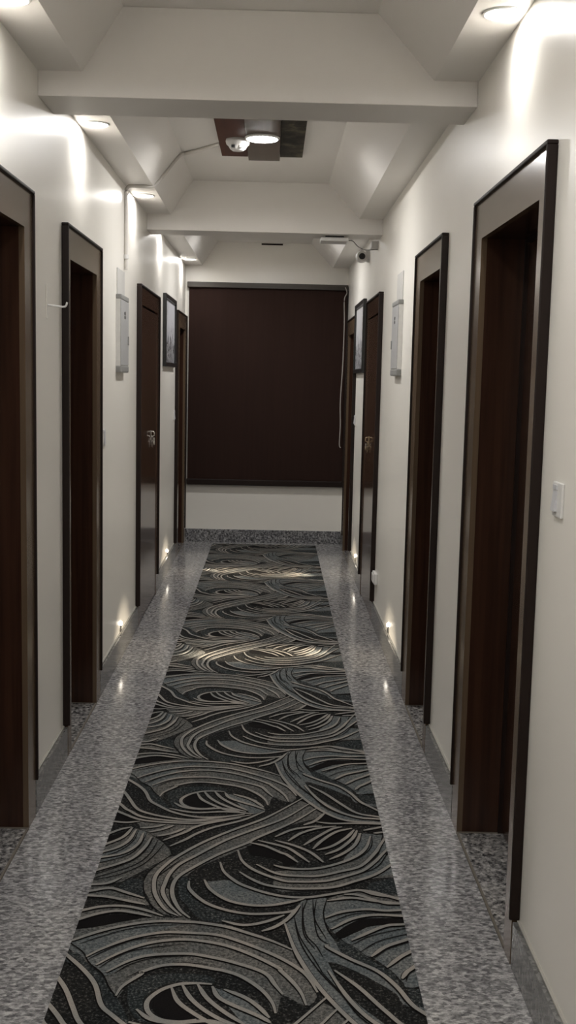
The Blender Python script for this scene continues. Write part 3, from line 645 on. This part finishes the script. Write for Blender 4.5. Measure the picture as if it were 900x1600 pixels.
for j in range(nz+1):
    z = .635+(2.527-.635)*j/nz
    row = []
    for i in range(nx+1):
        u = i/nx; x = -.838+(.716+.838)*u
        wv = .004*math.sin(9*u+1.2)*(1-j/nz)+.003*math.sin(21*u+.6)+.0015*math.sin(47*u)
        row.append(bm.verts.new((x, YE-.034+wv, z)))
    g.append(row)
for j in range(nz):
    for i in range(nx): bm.faces.new((g[j][i], g[j][i+1], g[j+1][i+1], g[j+1][i]))
r = bmesh.ops.extrude_face_region(bm, geom=bm.faces[:])
bmesh.ops.translate(bm, verts=[v for v in r['geom'] if isinstance(v, bmesh.types.BMVert)], vec=(0, .002, 0))
bmesh.ops.recalc_face_normals(bm, faces=bm.faces[:])
obj('blind_fabric', bm, 'blind', bl, True)
bm = NB(); box(bm, -.845, .716, YE-.058, YE-.010, .580, .640, .008)
obj('bottom_rail', bm, 'lip', bl)
bm = NB(); box(bm, .7165, .730, YE-.060, YE, .580, 2.524, .003)
obj('side_channel', bm, 'lip', bl)
o = obj('blind_cord', tube(NB(), [(.695, YE-.086, 2.555), (.712, YE-.092, 2.50), (.688, YE-.092, 2.43), (.694, YE-.092, 2.2), (.690, YE-.092, 1.8), (.676, YE-.092, 1.45), (.682, YE-.092, 1.2), (.678, YE-.092, 1.02), (.690, YE-.092, .98)], .0055), 'pale')
tag(o, 'pale cord hanging down the right edge of the dark blind', 'cord')

# ------------------------------------------------------------------ carpet runner
def carpet():
    PER, DX = 1.392, -.026
    mats = ['K', 'T', 'B', 'G', 'D', 'E']
    M['K'] = pile('black_pile', (.0035, .003, .003, 1), (.006, .005, .005, 1), (.010, .009, .009, 1))
    M['T'] = pile('taupe_pile', (.205, .194, .178, 1), (.245, .231, .212, 1), (.285, .27, .248, 1))
    M['B'] = pile('blue_grey_pile', (.014, .016, .017, 1), (.100, .109, .111, 1), (.20, .205, .20, 1), 115, .36, .62)
    M['G'] = pile('mid_grey_pile', (.012, .012, .012, 1), (.088, .087, .082, 1), (.20, .192, .179, 1), 115, .37, .62)
    M['D'] = pile('charcoal_speckled_pile', (.006, .006, .006, 1), (.014, .014, .0135, 1), (.15, .144, .135, 1), 115, .45, .66)
    M['E'] = pile('teal_speckled_pile', (.006, .007, .0075, 1), (.026, .030, .031, 1), (.165, .172, .168, 1), 115, .43, .65)
    els = []
    for line in CARPET.strip().splitlines():
        k, m, w, *pts = line.split()
        els.append((k, mats.index(m), float(w)/1000, [(int(p.split(',')[0])/1000, int(p.split(',')[1])/1000) for p in pts]))
    bm = NB(); z0 = .007
    Y0, Y1 = -.6, 10.74
    xl = lambda y: -.553-.0021*(y-2.6); xr = lambda y: .4335+.0033*(y-2.6)
    fi = 0
    for tile in range(-3, 7):
        oy, ox = tile*PER, tile*DX
        for n, (k, mi, w, pts) in enumerate(els):
            z = z0+.00002+n*.00002+(tile % 3)*.000006
            if k == 'r':
                P = crom([(x, y, 0) for x, y in pts+pts[:1]], 4)[:-1]
                vs = [bm.verts.new((p.x+ox, p.y+oy, z)) for p in P]
                try: f = bm.faces.new(vs)
                except ValueError: continue
                f.material_index = mi
            else:
                P = crom([(x, y, 0) for x, y in pts], 5)
                L = []; m = len(P)
                for i, p in enumerate(P):
                    t = (P[min(i+1, m-1)]-P[max(i-1, 0)]); t.normalize()
                    q = Vector((-t.y, t.x, 0)); e = min(i, m-1-i)/(m-1)
                    ww = w/2*min(1, .45+e*3.2)
                    L.append((bm.verts.new((p.x+q.x*ww+ox, p.y+q.y*ww+oy, z)), bm.verts.new((p.x-q.x*ww+ox, p.y-q.y*ww+oy, z))))
                for a, b in zip(L, L[1:]):
                    f = bm.faces.new((a[0], a[1], b[1], b[0])); f.material_index = mi
    for f in bm.faces:
        f.normal_update()
        if f.normal.z < 0: f.normal_flip()
    bmesh.ops.triangulate(bm, faces=[f for f in bm.faces if len(f.verts) > 4])
    # trim to the runner's edges
    for co, no in (((xl(0), 0, 0), (-1, -.0021, 0)), ((xr(0), 0, 0), (1, -.0033, 0)), ((0, Y0, 0), (0, -1, 0)), ((0, Y1, 0), (0, 1, 0))):
        bmesh.ops.bisect_plane(bm, geom=bm.verts[:]+bm.edges[:]+bm.faces[:], plane_co=co, plane_no=no, clear_outer=True)
    b4 = [(xl(Y0), Y0), (xr(Y0), Y0), (xr(Y1), Y1), (xl(Y1), Y1)]
    A = [bm.verts.new((x, y, 0.0002)) for x, y in b4]; B = [bm.verts.new((x, y, z0)) for x, y in b4]
    fs = [bm.faces.new(A[::-1]), bm.faces.new(B)]+[bm.faces.new((A[i], A[(i+1) % 4], B[(i+1) % 4], B[i])) for i in range(4)]
    for f in fs: f.material_index = 4
    o = obj('carpet_runner', bm, mats)
    return tag(o, 'long grey, black and blue-grey swirl patterned carpet runner down the granite floor', 'carpet')
carpet()

# ------------------------------------------------------------------ lamps
def area(name, loc, size, power, col, rot=(0, 0, 0), spread=PI, shape='DISK'):
    l = bpy.data.lights.new(name, 'AREA'); l.shape = shape; l.size = size; l.energy = power; l.color = col; l.spread = spread
    o = bpy.data.objects.new(name, l); COL.objects.link(o); o.location = loc; o.rotation_euler = rot
    return o
def downlight(label, loc, first=[None]):
    if first[0] is None:
        t = thing('downlight', label, 'light', loc, 'round downlights in the ceiling edge soffits')
        x, y, z = loc
        obj('trim_ring', lathe(NB(), [(.052, 0), (.062, 0), (.063, -.002), (.061, -.005), (.055, -.006), (.053, -.004), (.052, -.002)], loc), 'white', t, True)
        obj('lamp_lens', lathe(NB(), [(.0005, -.0005), (.0515, -.0005), (.0515, -.002), (.045, -.004), (.0005, -.005)], loc), 'lens', t, True)
        first[0] = t
    else: t = dup(first[0], loc, 0, label)
    a = area('downlight_beam', (loc[0], loc[1], loc[2]-.0075), .09, DP, DC, spread=R(178))
    return t
DP, DC = .98, (1, .975, .95)
for lab, x, y in [('round downlight glowing in the upper left corner, in the left soffit', -.795, 3.37),
                  ('round downlight glowing in the left soffit just behind the near beam', -.800, 4.965),
                  ('round downlight in the left soffit beside the bend of the conduit', -.805, 6.84),
                  ('round downlight in the left soffit just behind the far beam', -.800, 8.45),
                  ('round downlight in the left soffit nearest the end wall', -.795, 10.40),
                  ('round downlight glowing in the right soffit at the upper right corner', .664, 3.385)]:
    downlight(lab, (x, y, ZS))
# lamps of the stretch behind the camera, out of the picture
for x, y in ((-.80, 1.75), (.664, 1.75), (-.80, .2), (.664, .2)):
    area('rear_downlight_beam', (x, y, ZS-.006), .09, DP*.6, DC, spread=R(178))

ZP = ZC-.022
cp = thing('ceiling_panel', 'brown timber panel of three boards on the ceiling behind the near beam', 'panel', (-.09, 6.0, ZC))
obj('wooden_board', box(NB(), -.326, -.172, 5.25, 6.66, ZP, ZC, .002), 'pwood', cp)['label'] = 'red-brown left board'
obj('wooden_board', box(NB(), -.170, .016, 5.13, 6.74, ZP-.006, ZC, .002), 'pmid', cp)['label'] = 'longer light brown middle board'
obj('wooden_board', box(NB(), .018, .150, 5.25, 6.65, ZP, ZC, .002), 'pdark', cp)['label'] = 'dark mottled right board'
zr = ZP-.006
cl = thing('ceiling_light', 'round lit ceiling lamp in the middle of the timber panel', 'light', (-.082, 6.10, zr))
obj('lamp_ring', lathe(NB(), [(.001, 0), (.094, 0), (.096, -.004), (.092, -.010), (.086, -.012), (.084, -.008), (.001, -.008)], (-.082, 6.10, zr)), 'white', cl, True)
obj('lamp_lens', lathe(NB(), [(.001, -.0085), (.0835, -.0085), (.082, -.013), (.055, -.017), (.001, -.019)], (-.082, 6.10, zr)), 'round', cl, True)
RP, RC = 4.7, (1, .982, .965)
area('round_lamp_beam', (-.082, 6.10, zr-.021), .16, RP, RC, spread=R(170))
for y, q in ((2.1, .8), (9.4, 1.3), (-.3, 1)):                             # the same lamp in the other bays, hidden by beams or behind the camera
    area('bay_lamp_beam', (-.082, y, zr-.021), .16, RP*q, RC, spread=R(170))
sd = thing('smoke_detector', 'white domed detector on the left board of the timber panel', 'detector', (-.217, 6.20, ZP))
c = (-.217, 6.20, ZP)
obj('detector_body', lathe(NB(), [(.001, 0), (.066, 0), (.068, -.010), (.064, -.026), (.052, -.036), (.044, -.050), (.030, -.060), (.001, -.063)], c), 'white', sd, True)
bm = NB(); box(bm, c[0]-.034, c[0]-.014, c[1]-.057, c[1]-.040, ZP-.052, ZP-.038, .002)
obj('sensor_window', bm, 'black', sd)
bm = NB(); box(bm, c[0]+.010, c[0]+.030, c[1]-.055, c[1]-.040, ZP-.052, ZP-.038, .002)
obj('sensor_window', bm, 'dim', sd)

# step lights above the skirting
def steplight(label, side, y, z, first=[None]):
    x = WL if side < 0 else WR
    if first[0] is None:
        t = thing('step_light', label, 'light', (x, y, z), 'small step lights low on the walls')
        bm = NB(); lathe(bm, [(.010, 0), (.027, 0), (.027, .004), (.022, .007), (.014, .008), (.010, .005)], (x, y, z-.018), axis=0, seg=24)
        obj('bezel', bm, 'steel', t, True)
        bm = NB(); lathe(bm, [(.0005, 0), (.015, 0), (.015, .006), (.010, .012), (.0005, .013)], (x, y, z+.010), axis=0, seg=20)
        obj('lamp_lens', bm, 'step', t, True)
        first[0] = t
    else: t = dup(first[0], (x, y, z), 0 if side < 0 else PI, label)
    l = bpy.data.lights.new('step_beam', 'SPOT'); l.energy = SP; l.color = SCOL; l.spot_size = R(36); l.spot_blend = .85; l.shadow_soft_size = .012
    o = bpy.data.objects.new('step_beam', l); COL.objects.link(o); o.location = (x-side*.026, y, z+.004)
    d = Vector((-side, 0, -.20)); o.rotation_euler = d.to_track_quat('-Z', 'Y').to_euler()
SP, SCOL = 34.0, (1, .86, .66)
steplight('small lit step light above the skirting between the second left door and the flush door', -1, 6.35, .178)
steplight('small lit step light on the left wall under the framed print', -1, 9.22, .158)
steplight('small lit step light above the right skirting beyond the second right door', 1, 6.44, .178)
steplight('small lit step light on the right wall under the framed print', 1, 9.06, .172)

# ------------------------------------------------------------------ things on the walls
def switch(label, side, y, z, w=.085, h=.088, first=[None]):
    x = WL if side < 0 else WR
    if first[0] is None:
        t = thing('wall_switch', label, 'switch', (x, y, z), 'white switches beside the doors')
        s = side
        obj('switch_plate', box(NB(), x, x-s*.008, y-w/2, y+w/2, z-h/2, z+h/2, .003), 'white', t)
        bm = NB(); prism(bm, [(x-s*.0075, z-.030), (x-s*.0155, z-.030), (x-s*.0095, z+.022), (x-s*.0075, z+.022)], 1, y-.004, y+.032)
        obj('rocker', bm, 'rocker', t)
        bm = NB(); prism(bm, [(x-s*.0075, z+.025), (x-s*.011, z+.025), (x-s*.011, z+.037), (x-s*.0075, z+.037)], 1, y-.004, y+.032)
        obj('indicator_window', bm, 'rocker', t)
        first[0] = t
        return t
    return dup(first[0], (x, y, z), 0 if side > 0 else PI, label)
switch('white rocker switch beside the nearest right door, at the right edge', 1, 2.725, 1.362)
switch('white rocker switch on the left wall just past the second left door', -1, 5.69, 1.325)
switch('white rocker switch beside the last left door, under the framed print', -1, 9.77, 1.306)
switch('white rocker switch on the right wall between the framed print and the end', 1, 9.545, 1.305)
switch('white rocker switch on the right wall at the far edge of the second right door', 1, 5.615, 1.285)

def picture(label, side, y0, y1, z0, z1, mat):
    x = WL if side < 0 else WR; s = side
    t = thing('framed_picture', label, 'picture', (x, (y0+y1)/2, z0))
    f = .035; bm = NB()
    box(bm, x, x-s*.028, y0, y0+f, z0, z1, .003); box(bm, x, x-s*.028, y1-f, y1, z0, z1, .003)
    box(bm, x, x-s*.028, y0+f, y1-f, z0, z0+f, .003); box(bm, x, x-s*.028, y0+f, y1-f, z1-f, z1, .003)
    obj('picture_frame', bm, 'frame', t)
    obj('print', box(NB(), x, x-s*.012, y0+f, y1-f, z0+f, z1-f), mat, t)
picture('black framed grey landscape print on the left wall', -1, 8.74, 9.68, 1.73, 2.305, 'art1')
picture('black framed pale landscape print on the right wall', 1, 8.71, 9.62, 1.712, 2.295, 'art2')

def panelbox(label, side, y0, y1, z0, z1, zp, plate):
    x = WL if side < 0 else WR; s = side
    t = thing('distribution_box', label, 'electrical box', (x, (y0+y1)/2, z0))
    d = .030
    obj('box_body', box(NB(), x, x-s*d*.88, y0, y1, z0, z1, .002), 'white', t)
    c = obj('box_cover', box(NB(), x-s*d*.88, x-s*d, y0, y1, z0+.040, z1-.026, .002), 'grey', t)
    bm = NB()
    for zz in (z1-.095, z1-.118): box(bm, x-s*d, x-s*(d+.0015), y0+.14, y0+.18, zz-.008, zz+.008, .0005)
    obj('breaker_window', bm, 'black', c)
    bm = NB(); box(bm, x-s*d, x-s*(d+.006), y1-.04, y1-.02, z1-.27, z1-.22, .002)
    obj('latch', bm, 'dim', c)
    bm = NB(); box(bm, x, x-s*d*1.05, y0-.002, y1+.002, z0-.002, z0+.038, .008); obj('end_cap', bm, 'dim', t)
    bm = NB(); box(bm, x, x-s*d*1.05, y0-.002, y1+.002, z1-.024, z1+.004, .006); obj('end_cap', bm, 'dim', t)
    bm = NB(); box(bm, x, x-s*.006, y0+.03, y1, z1+.004, zp, .002); obj('cover_plate', bm, plate, t)
panelbox('white electrical box on the left wall under the conduit', -1, 6.135, 6.455, 1.668, 2.095, 2.245, 'plate')
panelbox('white electrical box on the right wall between the second door and the flush door', 1, 6.235, 6.545, 1.684, 2.108, 2.275, 'plate')

t = obj('slot_vent', box(box(NB(), -.135, .075, YE, YE-.004, 2.952, 2.968, .001), -.130, .070, YE-.004, YE-.005, 2.956, 2.964), 'lip')
tag(t, 'thin dark slot high on the end wall just under the ceiling', 'vent')
# conduit from the left box up across the soffit to the ceiling panel
t = thing('conduit', 'off white conduit running from the left electrical box over the soffit to the ceiling panel', 'conduit', (WL, 6.47, 2.30))
xw = WL+.010
obj('pipe', tube(NB(), [(xw, 6.47, 2.262), (xw, 6.47, 2.45), (xw, 6.47, 2.68), (xw+.006, 6.47, 2.722), (xw+.03, 6.475, 2.736), (-.76, 6.48, 2.736), (-.722, 6.50, 2.742), (-.69, 6.53, 2.772), (-.60, 6.62, 2.912), (-.565, 6.655, 2.955), (-.535, 6.66, 2.964), (-.45, 6.56, 2.965), (-.324, 6.38, 2.965)], .0105), 'conduit', t, True)
bm = NB(); lathe(bm, [(.011, -.012), (.0155, -.012), (.0155, .012), (.011, .012)], (xw, 6.47, 2.335)); obj('coupling', bm, 'white', t, True)
bm = NB(); lathe(bm, [(.011, -.010), (.014, -.010), (.014, .010), (.011, .010)], (xw, 6.47, 2.69)); obj('coupling', bm, 'conduit', t, True)

# wall hook between the first two left doors
t = thing('wall_hook', 'white metal wall hook between the first and second left doors', 'hook', (WL, 4.28, 1.88))
bm = NB(); box(bm, WL, WL+.004, 4.262, 4.292, 1.862, 1.992, .0015); obj('back_plate', bm, 'wall', t)
bm = NB(); tube(bm, [(WL+.003, 4.28, 1.914), (WL+.03, 4.28, 1.911), (WL+.062, 4.28, 1.908), (WL+.073, 4.28, 1.912), (WL+.078, 4.28, 1.926)], .0038, 8); obj('hook_arm', bm, 'white', t, True)

# socket box at the foot of the right flush door
t = thing('socket_box', 'white socket box low on the right wall against the flush door moulding', 'socket', (WR, 7.28, .30))
obj('back_box', box(NB(), WR, WR-.022, 7.20, 7.352, .285, .362, .006), 'white', t)
obj('socket_face', box(NB(), WR-.022, WR-.028, 7.215, 7.34, .295, .352, .003), 'white', t)

# access point under the far beam, its cable, its junction box, the security camera
zb = 2.640
t = thing('access_point', 'flat white wireless box mounted under the far beam on the right', 'wireless box', (.405, 7.74, zb))
obj('shadow_gap_bracket', box(NB(), .345, .475, 7.69, 7.80, zb-.014, zb, .002), 'black', t)  # black block stands in for the shaded gap between box and beam
obj('casing', box(NB(), .312, .505, 7.655, 7.835, zb-.040, zb-.014, .008), 'white', t)
t = thing('junction_box', 'small white junction box on the right wall beside the far beam', 'junction box', (WR, 7.93, 2.62))
obj('box_body', box(NB(), WR, WR-.045, 7.88, 7.99, 2.59, 2.636, .004), 'white', t)
obj('lid', box(NB(), WR-.045, WR-.049, 7.882, 7.988, 2.592, 2.634, .001), 'white', t)
o = obj('data_cable', tube(NB(), [(.496, 7.76, zb-.022), (.54, 7.775, zb-.022), (.58, 7.80, zb-.055), (.625, 7.83, zb-.072), (.66, 7.87, zb-.070), (.700, 7.925, zb-.060), (WR+.002, 7.93, zb-.058)], .0032, 8), 'cable', None, True)
tag(o, 'thin grey cable drooping from the wireless box to the junction box', 'cable')
y, z = 8.62, 2.592
t = thing('security_camera', 'white security camera with a black lens on the right wall behind the far beam', 'camera', (WR, y, z))
bm = NB(); lathe(bm, [(.001, 0), (.050, 0), (.050, -.014), (.040, -.032), (.001, -.032)], (WR+.001, y, z+.020), axis=0); obj('wall_base', bm, 'white', t, True)
bm = NB(); lathe(bm, [(.001, .040), (.030, .040), (.040, .028), (.047, .0), (.046, -.030), (.040, -.048), (.030, -.052), (.001, -.052)], (WR-.060, y, z+.012), axis=1); obj('camera_body', bm, 'white', t, True)
bm = NB(); lathe(bm, [(.001, -.0525), (.0245, -.0525), (.024, -.056), (.017, -.058), (.001, -.054)], (WR-.060, y, z+.012), axis=1); obj('lens', bm, 'black', t, True)

# ------------------------------------------------------------------ world and colour management
w = bpy.data.worlds.new('world'); SC.world = w; w.use_nodes = True
w.node_tree.nodes['Background'].inputs['Color'].default_value = (.02, .02, .022, 1)
w.node_tree.nodes['Background'].inputs['Strength'].default_value = .2
vs = SC.view_settings
vs.view_transform = 'Standard'; vs.look = 'None'; vs.gamma = 1.0; vs.use_curve_mapping = False
vs.exposure = 1.76
